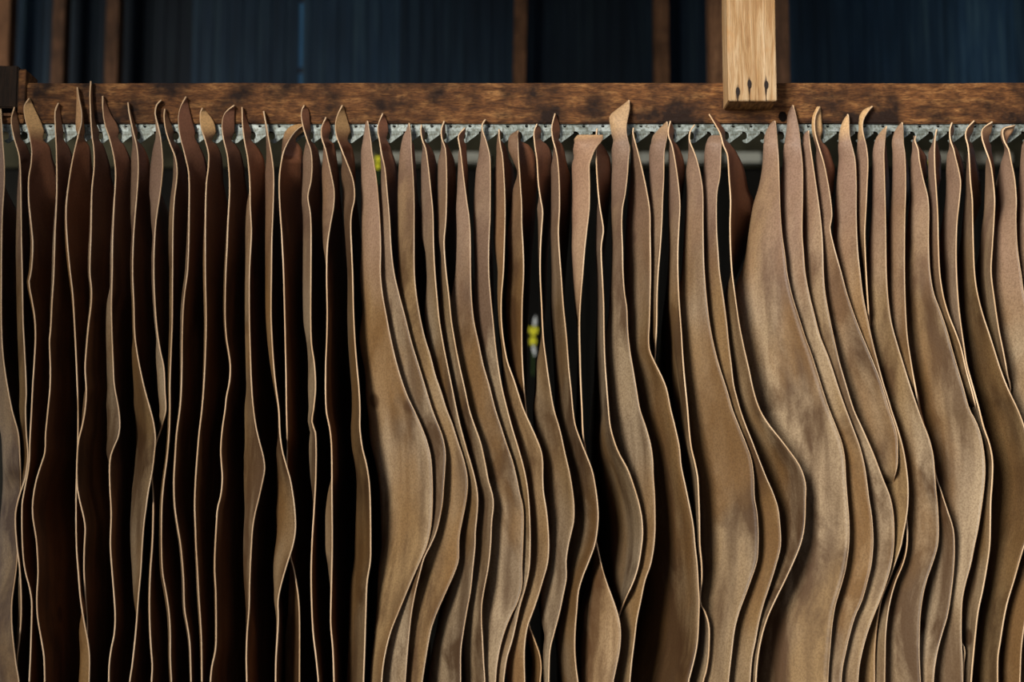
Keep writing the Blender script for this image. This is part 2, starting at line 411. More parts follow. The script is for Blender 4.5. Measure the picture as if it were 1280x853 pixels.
def catmull(pts):
    """smoother interpolation for the outlines"""
    T = [p[0] for p in pts]; V = [p[1] for p in pts]; n = len(T)
    m = []
    for i in range(n):
        a, b = max(0, i - 1), min(n - 1, i + 1); m.append((V[b] - V[a]) / (T[b] - T[a]))
    def f(t):
        if t <= T[0]: return V[0]
        if t >= T[-1]: return V[-1]
        i = 0
        while T[i + 1] < t: i += 1
        h = T[i + 1] - T[i]; s = (t - T[i]) / h
        return ((2 * s**3 - 3 * s * s + 1) * V[i] + (s**3 - 2 * s * s + s) * h * m[i] + (3 * s * s - 2 * s**3) * V[i + 1] + (s**3 - s * s) * h * m[i + 1])
    return f
def sm(a, b, t):
    t = min(1, max(0, (t - a) / (b - a))); return t * t * (3 - 2 * t)

HK = 178.0
PREV = [None, None, None]
YBOT = 1010
def build_hide(idx, line, label, color, steep=1.0):
    hk, E, W, R, D = line.split('|')
    hk = float(hk)
    E = [tuple(map(float, p.split(','))) for p in E.split()]
    W = [tuple(map(float, p.split(':'))) for p in W.split()]
    R = [tuple(map(float, p.split(','))) for p in R.split()]
    D = [tuple(map(float, p.split(':'))) for p in D.split()]
    fe = catmull([(y, x) for x, y in E]); fw = pchip(W); fd = pchip(D)
    fr0 = pchip([(y, x) for x, y in R]) if R else None
    def fr(y):                                           # the hook's slot nips into the shoulder
        return fr0(y) - 3.0 * sm(164, 172, y) * (1 - sm(176, 181, y))
    def width(y):
        w = fw(y)
        if idx < 20: return w
        k = sm(300, 400, y); w2 = w * (1 + 0.4 * k)
        pe, pw = PREV[0](y), PREV[1](y); ppe = PREV[2](y)
        lim = pe - 0.55 * max(0, pw) + 1 if pe >= ppe else max(ppe - 1.0, pe)
        gap = fe(y) - pe
        cap = fe(y) - lim if gap > 2 else 0.3 * w
        w2 = min(w2, max(1.0, cap))
        return w * (1 - k) + w2 * k
    y0 = E[0][1]; ye = 853.0
    ylast = R[-1][1] if R else 0
    def yrear(y):
        if y < HK: return -0.003
        if not R: return -0.003 + min(0.52, (y - HK) / 808 * 1.05)
        a = (y - HK) / 808 * 0.5
        if y > ylast: a += ((y - ylast) / 808) * 0.9
        return -0.003 + min(0.52, a)
    def yfront(y):
        a = -0.012 - 0.012 * sm(y0, HK, y)
        return a - 0.055 * sm(HK, 330, y) - 0.03 * sm(330, 600, y) + fd(y)
    xrl = None
    if R: xrl = at(fr(ylast), ylast, yrear(ylast)).x
    xhk = at(hk, HK, 0).x
    ys = [y0, y0 + 1.2, y0 + 3, y0 + 5.5]
    while ys[-1] < YBOT: ys.append(ys[-1] + (4.0 if ys[-1] < 260 else 7.0))
    NA, NB = 7, 8
    rows = []
    for y in ys:
        yy = min(y, ye)
        xe = fe(yy); w = width(yy); Yf = yfront(y)
        Yr = max(yrear(y), Yf + 0.008)
        F = at(xe, y, Yf)
        wm = abs(w) / 808.0
        dS = 0.016 + ((1.0 if idx < 19 else 0.75) * steep) * wm
        Ys = min(Yf + dS, Yf + 0.62 * (Yr - Yf))
        # rear point
        if R and y <= ylast:
            Dp = at(fr(y), y, Yr)
        elif R:
            kk = sm(ylast, ylast + 160, y); Dp = Vector((xrl * (1 - kk) + (xhk + 0.010) * kk, Yr, F.z))
        else:
            k = sm(HK, 300, y)
            a = at(xe - w, y, Yr)
            Dp = Vector((a.x * (1 - k) + (xhk + 0.010) * k, Yr, a.z * (1 - k) + F.z * k))
        if w > 0.05 or y > 260:
            S = at(xe - w, y, Ys)
        else:
            q = (Ys - Yf) / (Yr - Yf); S = F.lerp(Dp, q)
            if R and y > HK: S = S.lerp(at(xe - w, y, Ys), sm(HK, 260, y))
        if not R and y <= HK: S = at(xe - w * 0.8, y, Ys)
        fx = pchip([(Yf, F.x), (Ys, S.x), (Yr, Dp.x)]); fz = pchip([(Yf, F.z), (Ys, S.z), (Yr, Dp.z)])
        row = []
        for j in range(NA + NB + 1):
            if j <= NA: t = (j / NA) ** 1.35; Y = Yf + (Ys - Yf) * t
            else: t = ((j - NA) / NB) ** 1.5; Y = Ys + (Yr - Ys) * t
            p = Vector((fx(Y), Y, fz(Y)))
            if y > 230 and j > 0:
                n_ = noise.noise(Vector((idx * 0.15, p.y * 8, p.z * 4.0))) * 0.004 * sm(230, 330, y) * min(1, j / 4)
                p.x += n_
            row.append(p)
        rows.append(row)
    bm = bmesh.new()
    vs = [[bm.verts.new(p) for p in r] for r in rows]
    for i in range(len(vs) - 1):
        for j in range(NA + NB):
            bm.faces.new((vs[i][j], vs[i][j + 1], vs[i + 1][j + 1], vs[i + 1][j]))
    o = link('hide', bm, [M_FLESH, M_GRAIN, M_EDGE], None, True)
    # origin at the hook point
    o.location = Vector((xhk, 0, at(hk, HK, 0).z)); o.data.transform(__import__('mathutils').Matrix.Translation(-o.location))
    PREV[2] = PREV[0]; PREV[0], PREV[1] = fe, fw
    m = o.modifiers.new('thickness', 'SOLIDIFY'); m.thickness = 0.0021; m.offset = 0
    m.material_offset = 1; m.material_offset_rim = 2; m.use_even_offset = False
    o.color = color
    tag(o, label, 'leather hide', 'leather hides hanging from the toothed strip')
    return o

HIDES = """10.3|1,136 3,170 5.5,204 5.5,230 3,270 2,341 2.5,421 6,461 15,512 23,542 25,572 26,608 23,650 21,706 15,752 15,782 19,822 24,853|136:0 170:4 204:14 853:25||580:0 620:0.03 700:0.03 750:0 800:-0.02
34|18,134 14,149 17,170 24,196 26,230 27,298 28,341 29,401 31,441 33,491 32,512 33,542 35,568 34,582 31,600 26,614 21,632 19,648 21,682 24,706 26,732 26.4,772 24,802 21,830 22,853|150:0 200:0 250:4 341:5 401:6 441:7 491:8 580:6 620:0 700:0 730:4 780:5 830:4|18,134 22,150 25,165 30,176 36,190 44,210|790:0 830:0.03
56|36.6,123 30,132.5 31,147.5 35.6,164 39,183 39.5,194 38.5,207 36,222 36,250 39,280 41,300 41,318 39,341 36.5,353 40,375 43.5,397 44.5,421 43,451 41,481 39.5,512 37.5,548 36,582 30,616 27.5,632 28,682 31,712 37,736 39.5,752 39.5,772 38,822 36.5,853|150:0|36.6,123 45,140 52,155 56,168 57,176 62,184 66,200 71,215 76,235|150:0
80.6|73,129 69,138 69,159 70.3,185 71,240 69,290 67.5,341 65,381 63.5,411 62,427 63,461 62.5,485 60,512 57,542 56,566 51,582 45,602 41,626 41,646 45,672 46,682 47.5,716 46,746 47,772 52,802 55,822 56,853|150:0|73,129 76,150 79,165 83,178 90,195 94,215|150:0
104|96.6,109 98.5,121 102,138 102,153 97.5,170 92,192.5 87,221 83,256 83,280 85,310 88,341 91,367 93,401 95,441 96.5,481 97.5,512 97,560 95.5,600 95,622 95.5,682 98,718 101,752 106,782 110,802 112,822 111.5,853|109:0 121:2 138:6 150:7 160:5 170:0 760:0 782:7 802:11 853:13|97,109 103,138 107,170 113,190 115,215 117,240|490:0 530:0.03 620:0.03 690:0 760:-0.02
128.5|113.5,101.5 112.5,117.5 113.5,149 115,170 117,185 117.6,207.5 114.8,240 114,290 112.5,341 114.5,361 114,381 111,405 108.5,431 106.5,461 108,489 106.5,512 103,532 98,552 96,582 96.5,608 100,628 104,644 106.5,660 105.5,682 105,712 106.5,742 108.5,768 109,788 108,853|101:0 480:0 500:3 512:3 540:0|113.5,101.5 118,150 124,165 127,177 132,190 137,207|740:0 780:0.03
152|128.4,120 128.4,136 131,155 136.5,172 142,195 144.5,216 142.5,260 141,300 140.5,341 139.5,381 140,411 141.5,451 143,481 148.5,512 150,532 148,546 143,558 139,568 137,582 137.5,612 139,642 138,682 140,712 142.3,742 144,768 143,792 139,812 136.5,832 136,853|360:0 380:4 410:6 450:7 480:8 512:15 535:16 560:9 580:0|128.4,120 138,143 147,158 150,172 156,184 163,200 165,215|150:0
175|160,128 161.6,142 167,166 171.5,185 173,210 171.5,240 169,270 167,298 166,341 167.5,381 168.5,417 171.5,441 176,465 181,487 188,512 192,528 194.5,548 193,568 190,592 186,612 182.5,636 180,656 178,682 176,716 173,748 170.5,782 168,808 165,834 162,853|150:0 175:3 200:8 240:7 270:4 300:0 420:1 440:5 465:9 487:13 512:20 548:24 592:22 636:18 682:14 716:10 748:5 770:0|160,128 166,150 172,165 175,178 181,187 186,200 188,214|150:0
199|201.6,125 196,131 194,142 197,155 200.5,170 203,192 203.5,211 200,244 196,270 193.5,298 192.5,341 194,381 197,417 201,441 205,459 206.5,491 207.5,512 204,528 198,546 195.6,552 191,575 190,596 191.5,616 191.5,652 190.5,682 188,718 187,752 187.5,782 189,812 190.5,832 189.5,853|145:0 155:2 170:5 192:12 211:15 240:13 260:8 280:4 300:0 420:0 440:4 460:8 512:7 545:0||520:0 545:0.04 600:0.04 640:0
222.5|206,136 205,146 207,162.5 213,181 219.5,198 221.5,218 218,250 216.5,280 216,341 215.5,401 214,441 212.5,481 212.5,512 211.5,542 209,572 205,602 202.5,632 202,682 203.5,716 208,742 211.5,766 213,794 213,822 214.5,853|190:0 215:4 260:4 341:1|206,136 211,150 217,165 220,178 228,192 233,210|150:0
246|232.5,121 226,132.5 222.8,147.5 225,170 231,194 236,218 236.5,270 236,310 234.5,341 231,367 229,391 228,421 227.5,461 226.5,493 225,512 221,542 219,572 217.5,602 218.5,632 222,658 226,682 229.5,722 231,762 235,786 237.5,806 239,853|150:0|232.5,121 238,143 242,158 246,170 249,182 256,198 260,215|150:0
268|253,135 250,142 251,159 256.5,175.6 260.5,192 260.5,208 258,230 257,270 257,341 258,401 257,441 255,481 252.5,512 249,542 246.5,572 244.5,602 243.5,632 244.5,662 245.2,682 247,712 248.5,742 250.5,772 252,802 252.5,853|150:0|253,135 262,145 268,155 270,168 267,176 272,184 277,198 278,214|150:0
294|293,131.5 282,140 277.5,153 279,172 284,194 286.5,218 287,240 285,280 284,310 282.5,341 281.5,391 283,421 286,441 288,457 287,477 283,497 281.5,512 278,536 276,562 277,582 278,598 276,620 272,636 270.5,658 269.2,682 268.5,712 270,742 270.3,802 269,816 265,834 263,853|150:0|293,131.5 293,150 293,165 292,177 300,190 305,210|150:0
319|302.5,134 303,155 305.5,176 309.5,198 312,224 313,260 314.5,290 312,341 312,401 313,441 314.5,481 317,512 321,538 326,558 330,574 331,588 328,604 323.5,624 319,642 316,660 314.5,682 312.5,722 311.5,762 309,792 308,822 308.5,853|240:0 260:4 290:7 320:5 341:4 480:6 512:11 538:15 558:20 574:25 588:26 604:23 624:18 642:13 660:11 682:10 722:7 742:5 790:0|302.5,134 308,150 314,165 317,178 324,188 330,202 331,220|150:0
343|329.5,139 332.5,155 336.5,177 340.5,200 342.3,222 341.5,260 340,300 339.5,341 339,391 340.5,431 343,467 346,493 348.5,512 350,542 353,564 358,582 363,600 366.5,620 369,642 369.5,662 366.3,682 360,702 354,722 349,742 347.5,754 348,772 347,794 345,826 344.5,853|150:0 177:3 200:7 220:10 260:9 300:8 341:7 431:5 512:2 542:3 564:8 582:12 600:17 620:20 642:24 682:22 702:18 722:12 742:6 772:2 800:1||150:0
367|383,155.5 376,159 370,163.5 361,176 354.5,190 350.5,209 349,230 350,260 352,290 354.5,341 356.5,421 357.5,471 358,512 359,552 358.5,580 358,602 360,640 363,696 367,710 370,726 373,746 374.5,772 374.5,853|153:3 158:13 164:12 177:6.5 192:1 200:0 690:0 710:5 726:9 746:13 772:16 800:19 853:19|383,155 382,160 378,166 372,176 378,190 379,210|540:0 570:0.04 690:0.04 720:0.03
390|380.4,131.6 377,138 376.7,147.5 379.5,161 384,175 388.7,188 390.3,205 389,226 385,246 388,266 389,290 388.8,341 388.5,401 389.5,431 393,455 394.5,485 392,512 390,528 394.5,542 395,592 393,632 391,662 390,682 389,712 389.5,752 391.5,792 395,822 398,853|175:0 191:9 202:11 226:10 246:7 266:9 341:10 401:9 431:6 455:8 485:10 512:7 528:6 560:10 592:8 632:2 682:0|380.4,131.6 386,140 387,153 389,170 392,178 398,190 401,210 402,240|150:0
414|407.6,146.6 402,159 402,172 407,187 411,204 415,222 418,240 417,260 413,282 409.5,306 408.3,341 409,391 408.5,421 407,461 407.7,512 412.5,538 414.5,562 415,612 415.5,682 414.5,722 413.5,762 413.5,782 416,812 417.5,853|180:0 190:3 200:6 218:11 240:14 260:13 282:9 306:5 341:0 590:0 620:6 650:9 682:9 710:5 740:1|407.6,146.6 413,160 413,172 418,182 421,200 424,225|150:0
438|428,131.6 421.6,144 419,157 420.6,170 427,187 433.5,203 440,220 443,235 443,250 440,264 438.5,280 439.5,310 440.8,341 442,391 444,431 446.5,461 449,489 450,512 450,536 453,560 458,580 461.5,602 463,632 463.5,682 463,702 459,728 457.5,762 456,812 454.5,853|185:0 200:4 218:12 230:14 250:14 264:10 280:7 341:6 400:8 500:10 600:16 682:20 853:22|428,131.6 434,150 438,165 437,176 440,185 443,200 444,225|150:0
461|459.7,151.3 461.6,162.5 464.4,181.3 465.1,190 470.1,220.1 473.1,250.2 475.1,280.3 476.1,310.3 475.7,341 478.1,367.1 483.1,395.1 488.1,421.2 495.1,451.3 502.1,475.3 510.2,497.4 517.2,512 526.2,532 533.2,550.1 538.2,570.1 540.2,592.2 540.8,622.3 539.8,648.3 538.2,662.4 533.8,682 526.2,700 516.2,722.1 506.2,746.2 497.1,768.2 489.1,788.3 483.1,810.3 479.1,832.4 477.1,853|151:0 155:3 162:5 181:11 202:15 240:20 270:22 300:23 341:25 380:27 430:40 461:42 512:58 560:72 606:67 650:63 682:56 722:43 770:26 810:17 853:15||150:0
487|478.4,141.9 472.8,155 472.3,166.3 473.5,172 477.1,192.1 481.1,210.1 484.1,240.2 487.1,274.3 489.1,310.3 492.7,341 498.1,365.1 506.2,395.1 514.2,427.2 522.2,453.3 530.2,479.3 536.2,499.4 540.2,512 546.3,528 553.3,546.1 556.9,566.1 556.3,586.2 554.7,608.2 553.3,628.3 549.3,650.3 544.3,668.4 538.2,682 530.2,698 525.2,716.1 520.2,736.1 515.2,762.2 511.8,790.3 509.2,818.3 506.6,853|185:0 210:4 240:8 274:11 300:14 341:20 400:30 450:36 512:30 560:27 600:24 650:16 700:10 730:10 770:18 853:24|478.4,141.9 484.1,155 485.4,170 485.9,176.6 490.6,192.5 494.4,203.8 496.3,215|150:0
511|511.3,154.1 513.1,162.5 514.1,173.8 514.6,190 516.6,220.1 517.8,250.2 517.8,300.3 518.2,341 520.2,365.1 524.2,391.1 530.2,419.2 538.2,445.3 544.3,469.3 551.3,489.4 558.3,512 565.3,530 572.3,552.1 578.3,570.1 583.3,590.2 584.7,604.2 583.9,618.3 581.3,634.3 577.3,654.3 574.3,670.4 573.7,682 573.3,700 568.3,716.1 560.3,734.1 551.3,754.2 545.3,768.2 539.2,786.3 535.2,806.3 531.2,830.4 527.8,853|154:0 162:4 170:9 185:13 220:18 250:20 341:20 400:24 450:30 512:28 560:28 600:29 640:31 682:32 760:28 853:22|512,154 515,168 517,180 519,200 522,250 530,275 533,300 534,330|150:0
534.7|526.8,155.9 525.9,164.4 528.1,175.6 531.9,185 535.2,206.1 538.2,234.2 541.2,264.2 541.8,290.3 542.2,310.3 543.8,341 546.3,371.1 549.3,401.1 554.3,431.2 560.3,461.3 565.3,485.3 570.7,512 575.3,532 582.3,558.1 589.4,582.2 595.4,606.2 597.4,624.3 596.4,644.3 594.4,664.4 594,682 591.4,708.1 588.4,738.1 583.3,766.2 579.3,790.3 576.3,812.3 575.9,853|175:0 185:3 200:7 230:11 260:14 290:14 320:10 341:10 400:14 512:16 682:18 700:17 780:22 853:28|526.8,155.9 531.9,168.1 533.8,178.4 538.4,185 543.1,194.4 545.4,207.5 545,222.5|150:0
559|555.3,151.3 551.6,162.5 552.5,173.8 556.6,185 558.3,210.1 558.3,250.2 557.3,278.3 555.3,300.3 555.9,320.4 557.7,341 561.3,371.1 564.3,401.1 569.3,431.2 575.3,461.3 581.3,487.4 586.6,512 592.4,530 600.4,552.1 606.4,578.2 610.4,600.2 616,620.3 616.8,634.3 614.8,652.3 613.4,682 610.4,710.1 605.4,736.1 602.4,756.2 602,776.2 603.4,802.3 604.8,830.4 606.4,853|173:0 190:6 205:10 240:11 260:11 290:8 320:4 341:6 400:12 512:15 682:17 853:17|555.3,151.3 556.6,168.1 557.8,177.5 561.9,186.9 567.5,200 569.4,211.3|150:0
583|581.2,159.7 573.1,169.1 573.5,177.5 575.4,186.9 578.3,210.1 581.3,234.2 584.3,256.2 586.4,270.2 588,294.3 588.4,341 589.4,371.1 592.4,401.1 598.4,429.2 604.4,457.3 611.4,481.3 619.2,512 626.4,534.1 633.5,556.1 640.5,576.2 645.5,596.2 649.5,616.3 653.5,632.3 654.5,652.3 653.7,682 652.5,708.1 652.5,732.1 647.5,752.2 640.5,766.2 633.5,782.2 626.4,804.3 621.4,830.4 619.4,853|185:0 190:2 210:5 240:10 270:15 300:16 341:18 400:24 512:30 600:36 682:38 770:30 853:14|581.2,159.7 581.9,170 582.1,177.5 582.9,192.5 584,211.3 584.8,239.9|150:0
606|606.9,149.4 603.1,155 603.1,162.5 606.9,173.8 610.3,185 612.8,200.1 612.8,270.2 611.4,300.3 611.2,341 613.4,371.1 616.4,401.1 619.4,431.2 623.4,461.3 628.5,489.4 634.1,512 640.5,536.1 648.5,562.1 655.5,588.2 659.5,610.2 661.5,632.3 662.5,652.3 662.9,682 661.5,712.1 656.5,736.1 650.5,756.2 646.5,774.2 640.5,800.3 633.5,824.3 629.5,853|155:0 162:1 175:6 190:12 220:18 260:20 290:18 341:16 400:18 512:14 853:13||150:0
629|623.8,161.6 624.1,170 626.2,185 627.9,192.1 629.5,210.1 631.1,240.2 631.5,270.2 630.5,310.3 629.3,341 626.8,371.1 626.8,401.1 629.5,427.2 634.5,453.3 642.5,475.3 649.5,497.4 654.5,512 662.5,530 670.6,548.1 676.6,564.1 678.6,578.2 678.6,596.2 679.6,616.3 682.6,634.3 685,656.3 686.2,682 684.6,704.1 678.6,726.1 672.6,746.2 666.5,764.2 660.5,780.2 657.1,796.3 655.5,818.3 656.1,853|165:0 185:5 205:9 220:12 260:13 300:12 341:6 400:3 430:3 461:7 490:14 512:19 560:22 682:24 780:20 853:15|623.8,161.6 627.5,168.1 629,177.5 632.8,185 636.9,200 641.6,211.3 642.9,222.5 642.1,239.9|150:0
653|648.1,163.4 647.2,168.1 647.5,172 648.5,200.1 650.5,230.1 652.1,254.2 652.5,282.3 654.1,310.3 654.7,341 652.9,381.1 652.5,431.2 653.5,461.3 655.5,489.4 657.5,512 658.5,524 659.5,552.1 662.5,592.2 664.5,632.3 663.5,682 662.5,722.1 659.5,762.2 661.5,782.2 667.5,798.3 674.6,818.3 676.6,834.4 675.2,853|163:0 172:11 185:12 200:7 215:2 240:10 270:14 300:18 341:18 400:14 480:10 512:6 560:0 740:0 770:5 853:8|648.1,163.4 652.8,170 653.8,177.5 659.4,180.3 665,186.9 669.1,196.3 670.6,211.3|480:0 515:0.05 760:0.05 790:0.02
676|671.3,155 667.5,164.4 668.4,181.3 671.1,200.1 673.1,230.1 676.1,250.2 678.5,264.2 677.1,286.3 675.7,310.3 675.3,341 677.1,381.1 679.1,421.2 683.1,453.3 687.1,481.3 692.5,512 700.1,538.1 706.2,566.1 712.2,592.2 715.8,614.2 717.6,632.3 717.2,652.3 713.2,670.4 710.6,682 707.8,702 708.2,722.1 704.2,744.1 699.1,768.2 692.1,794.3 687.7,812.3 686.5,834.4 686.1,853|240:0 250:2 262:6 280:4 300:2 341:0 410:0 430:3 451:8 481:12 512:18 560:25 600:32 640:34 682:28 732:22 770:16 800:6 853:3|671.3,155 675.9,162.5 677.8,173.8 681,178.4 686.3,185 690,196.3 690.4,211.3|150:0
699.5|693.8,141.9 689.6,158.8 690.9,173.8 694.7,186.9 697.1,200.1 699.1,226.1 699.5,260.2 698.1,290.3 699.7,320.4 701.3,341 704.2,381.1 708.2,421.2 711.2,461.3 714.2,489.4 716.2,512 719.2,532 726.2,552.1 734.2,572.1 740.2,588.2 744.3,608.2 746.9,628.3 747.9,646.3 746.3,666.4 743.4,682 736.2,702 728.2,722.1 723.2,740.1 721.2,762.2 719.2,786.3 718.6,812.3 720.2,834.4 722.6,853|180:0 190:3 215:9 260:10 300:9 341:10 460:11 512:14 560:22 600:28 640:30 682:28 750:18 853:14|693.8,141.9 698.4,155 700.3,168.1 700.9,176.6 704.1,185 708.8,207.5 712.1,218.8 712.9,239.9|150:0
724|753.7,169 753.3,174 744.3,186 739.2,198.1 736.8,206.1 737.2,230.1 736.8,260.2 734.2,284.3 731.2,310.3 728.8,341 726.2,371.1 724.6,401.1 725.2,441.2 726.2,481.3 727.6,512 728.8,542.1 731.2,560.1 734.2,592.2 738.2,632.3 743.2,668.4 746.3,682 752.3,708.1 758.3,728.1 764.3,744.1 769.3,758.2 773.9,774.2 775.9,790.3 774.9,810.3 771.3,830.4 766.3,853|169:31 174:35 180:30 186:27 200:21 260:21 284:18 310:15 341:10 370:4 400:0 682:3 712:8 742:18 772:32 802:36 832:32 853:28||150:-0.012 200:-0.012 260:0 540:0 570:0.04 690:0.04 730:0 780:-0.02
751.5|746.3,160.6 745.3,170 745.3,182 745.3,200.1 746.7,226.1 749.3,254.2 753.9,282.3 754.3,290.3 751.7,306.3 751.7,322.4 752.7,341 754.7,381.1 755.3,421.2 756.3,451.3 758.3,481.3 760.7,512 762.7,532 767.3,550.1 774.3,568.1 784.3,586.2 792.4,608.2 798.4,628.3 802.4,648.3 803.4,668.4 802.2,682 798.4,706.1 792.4,726.1 783.3,746.2 774.3,768.2 768.3,786.3 762.3,812.3 758.3,853|250:0 270:5 288:8 306:5 341:3 512:5 560:15 600:24 640:28 682:27 720:20 750:5 762:0|746.3,160.6 747.8,168.1 750.9,178.4 757.5,188.8 762.2,200 763.1,215|740:0 780:0.05
775|786.4,125.4 787.1,136.3 784.1,151.3 783,164.4 785.6,177.5 787.5,185 786,196.1 784.3,220.1 781.3,244.2 778.3,260.2 777.3,282.3 778.3,310.3 778.9,341 780.9,367.1 783.7,385.1 784.7,411.2 787.4,437.2 791.4,461.3 795.4,485.3 800,512 807.4,534.1 813.4,556.1 816,574.1 816.8,596.2 818.4,618.3 819,642.3 819,662.4 817.6,682 813.4,706.1 806.4,726.1 801.4,750.2 796.4,774.2 793.4,798.3 790.4,822.3 787.4,853|125.6:0 130:6 136:14 145.6:23 162:19 175:18 187:22 200:20 230:18 255:14 270:12 290:11 341:12 400:16 440:24 480:32 512:36 560:40 600:38 682:32 853:28||150:0
796|791.8,159.7 791.3,166.3 795,181.3 796.4,186 802.4,210.1 808.4,238.2 812.4,264.2 812.8,290.3 813.4,341 812.8,371.1 812,401.1 811,425.2 812.4,439.2 819.4,455.3 827.4,471.3 833.5,487.4 838.5,512 843.5,532 849.5,560.1 851.5,582.2 856.5,606.2 861.5,630.3 866.5,656.3 868.9,682 871.6,706.1 873,732.1 874.2,752.2 873.6,772.2 872.6,794.3 870.6,812.3 865.5,834.4 860.5,853|165:0 182:5 200:11 225:17 255:26 290:30 341:32 400:28 430:24 512:38 682:44 853:60||150:0
820|834,152.2 834.8,160.6 833.4,173.8 830.5,190 829.9,220.1 828.5,250.2 827.4,280.3 825.4,310.3 822.8,341 821.4,371.1 821,401.1 820,427.2 819,445.3 818.4,457.3 836,500 843,600 848,700 846,853|152:0 160:9 167:15 172:18 190:18 220:17 260:15 300:12 341:8 430:2||420:0 460:0.06 520:0.09
843|838.1,151.3 835.7,160.6 835.7,170 840,181.3 844.5,204.1 848.5,234.2 850.1,256.2 848.9,282.3 847.5,310.3 847.5,341 848.9,375.1 851.5,411.2 853.5,445.3 856.1,477.3 859.5,512 861.5,538.1 864.1,560.1 868.5,578.2 872,596.2 873.2,616.3 874.2,642.3 875,682 877.2,706.1 877.2,726.1 875,746.2 875.6,755.2 881.6,766.2 886.2,782.2 886.6,802.3 885.6,822.3 882.6,840.4 878.6,853|175:0 182:3 204:8 234:12 255:14 280:12 310:9 341:9 512:4 740:3 756:8 770:14 800:16 853:18|838.1,151.3 841.9,162.5 843.8,173.8 844.7,178.4 849.4,186.9 854.1,200 855.6,211.3|700:0 745:0.014
867|868.4,155.9 862.8,164.4 861.9,175.6 865.6,185 870.6,198.1 875.6,218.1 878.6,240.2 879,280.3 879.6,320.4 880.6,341 883.1,371.1 887.1,405.2 893.1,435.2 900.1,461.3 909.2,489.4 915.6,512 924.2,534.1 932.2,554.1 939.2,574.1 942.2,596.2 943.2,622.3 946.3,640.3 947.9,662.4 947.9,682 946.3,702 939.2,724.1 931.2,746.2 923.2,768.2 918.2,788.3 915.2,812.3 912.6,834.4 910.6,853|172:0 180:2 196:9 218:17 240:19 280:22 341:26 420:34 512:54 682:66 770:40 853:28||150:0
888|903.5,169.6 901.6,185 900.1,220.1 896.7,238.2 895.7,260.2 896.1,290.3 898.1,320.4 899.7,341 904.2,371.1 908.2,401.1 911.2,431.2 914.2,455.3 917.2,481.3 921.2,497.4 925.2,512 932.2,532 940.2,552.1 950.3,578.2 958.3,598.2 966.3,616.3 972.3,634.3 974.7,652.3 975.9,682 970.3,706.1 962.3,732.1 954.3,756.2 948.3,780.2 944.3,802.3 940.2,822.3 937.6,853|169:14 175:18 200:20 230:20 260:16 300:15 341:18 512:16 600:24 682:30 853:28||150:0
911|886.3,142.8 894.7,156.9 900.3,167.2 904.1,181.3 909.2,194.1 911.2,220.1 913.2,250.2 912.6,280.3 913.2,310.3 915.2,341 919.2,371.1 924.2,405.2 930.2,435.2 936.2,461.3 942.2,489.4 949.7,512 960.3,530 976.3,550.1 988.4,566.1 998.4,580.2 1004.4,594.2 1007.4,608.2 1007,624.3 1006.4,648.3 1004.4,666.4 1000.4,682 992.4,702 980.3,728.1 970.3,748.2 960.3,770.2 954.3,788.3 949.3,810.3 946.3,832.4 944.9,853|341:0 400:12 460:18 512:22 560:42 600:48 682:30 760:16 853:10|886.3,142.8 897.5,153.1 905.9,164.4 909.1,173.8 911,178.4 920,190.6 929.4,211.3 935.9,239.9 943,252|150:0
980|968.8,151.3 969.9,155 971.6,173.8 973.3,200.1 974.3,230.1 975.3,260.2 977.3,290.3 981.3,318.4 983.9,341 989.4,367.1 997.4,393.1 1006.4,421.2 1014.4,443.2 1021.4,465.3 1029.5,491.4 1036.5,512 1044.5,532 1052.5,554.1 1056.1,574.1 1057.5,600.2 1059.5,626.3 1061.5,652.3 1061.1,682 1056.5,714.1 1050.5,736.1 1044.5,756.2 1040.5,780.2 1038.1,806.3 1036.1,830.4 1034.9,853|151:0 153:4 160:10 170:15 182:17 210:20 230:24 258:33 290:40 341:53 400:70 440:72 480:74 512:85 560:78 600:66 682:64 760:74 853:78||150:0
1004|991.3,131.6 994.1,140 998.8,162.5 1001,183.1 1003.4,210.1 1003.4,250.2 1002.8,290.3 1004.4,314.3 1006.6,341 1011.4,367.1 1018.4,395.1 1025.4,421.2 1033.5,441.2 1040.5,461.3 1049.5,489.4 1057.5,512 1066.5,536.1 1074.6,558.1 1080.6,582.2 1083.6,602.2 1086.6,626.3 1089.6,644.3 1091.2,664.4 1091.4,682 1089.2,706.1 1084.1,728.1 1077.1,752.2 1069.1,770.2 1062.1,794.3 1057.1,816.3 1053.1,836.4 1051.5,853|131:0 142:9 162:15 192:22 240:27 290:24 341:24 512:26 600:32 682:34 853:32||150:0
1014|1010.9,163.4 1012.3,177.5 1012.8,182 1016.4,206.1 1021.4,240.2 1025.4,270.2 1028.1,300.3 1029.5,341 1031.5,365.1 1037.5,399.1 1043.5,427.2 1049.5,453.3 1056.5,477.3 1067.1,512 1076.1,532 1086.1,554.1 1095.2,576.2 1104.2,600.2 1112.2,620.3 1115.8,636.3 1117.6,656.3 1117.4,682 1114.2,706.1 1108.2,728.1 1101.2,748.2 1092.2,770.2 1084.1,792.3 1078.1,814.3 1074.1,834.4 1072.5,853|163:0 170:7 190:10 210:14 240:18 290:20 341:23 512:28 682:30 853:28||150:0
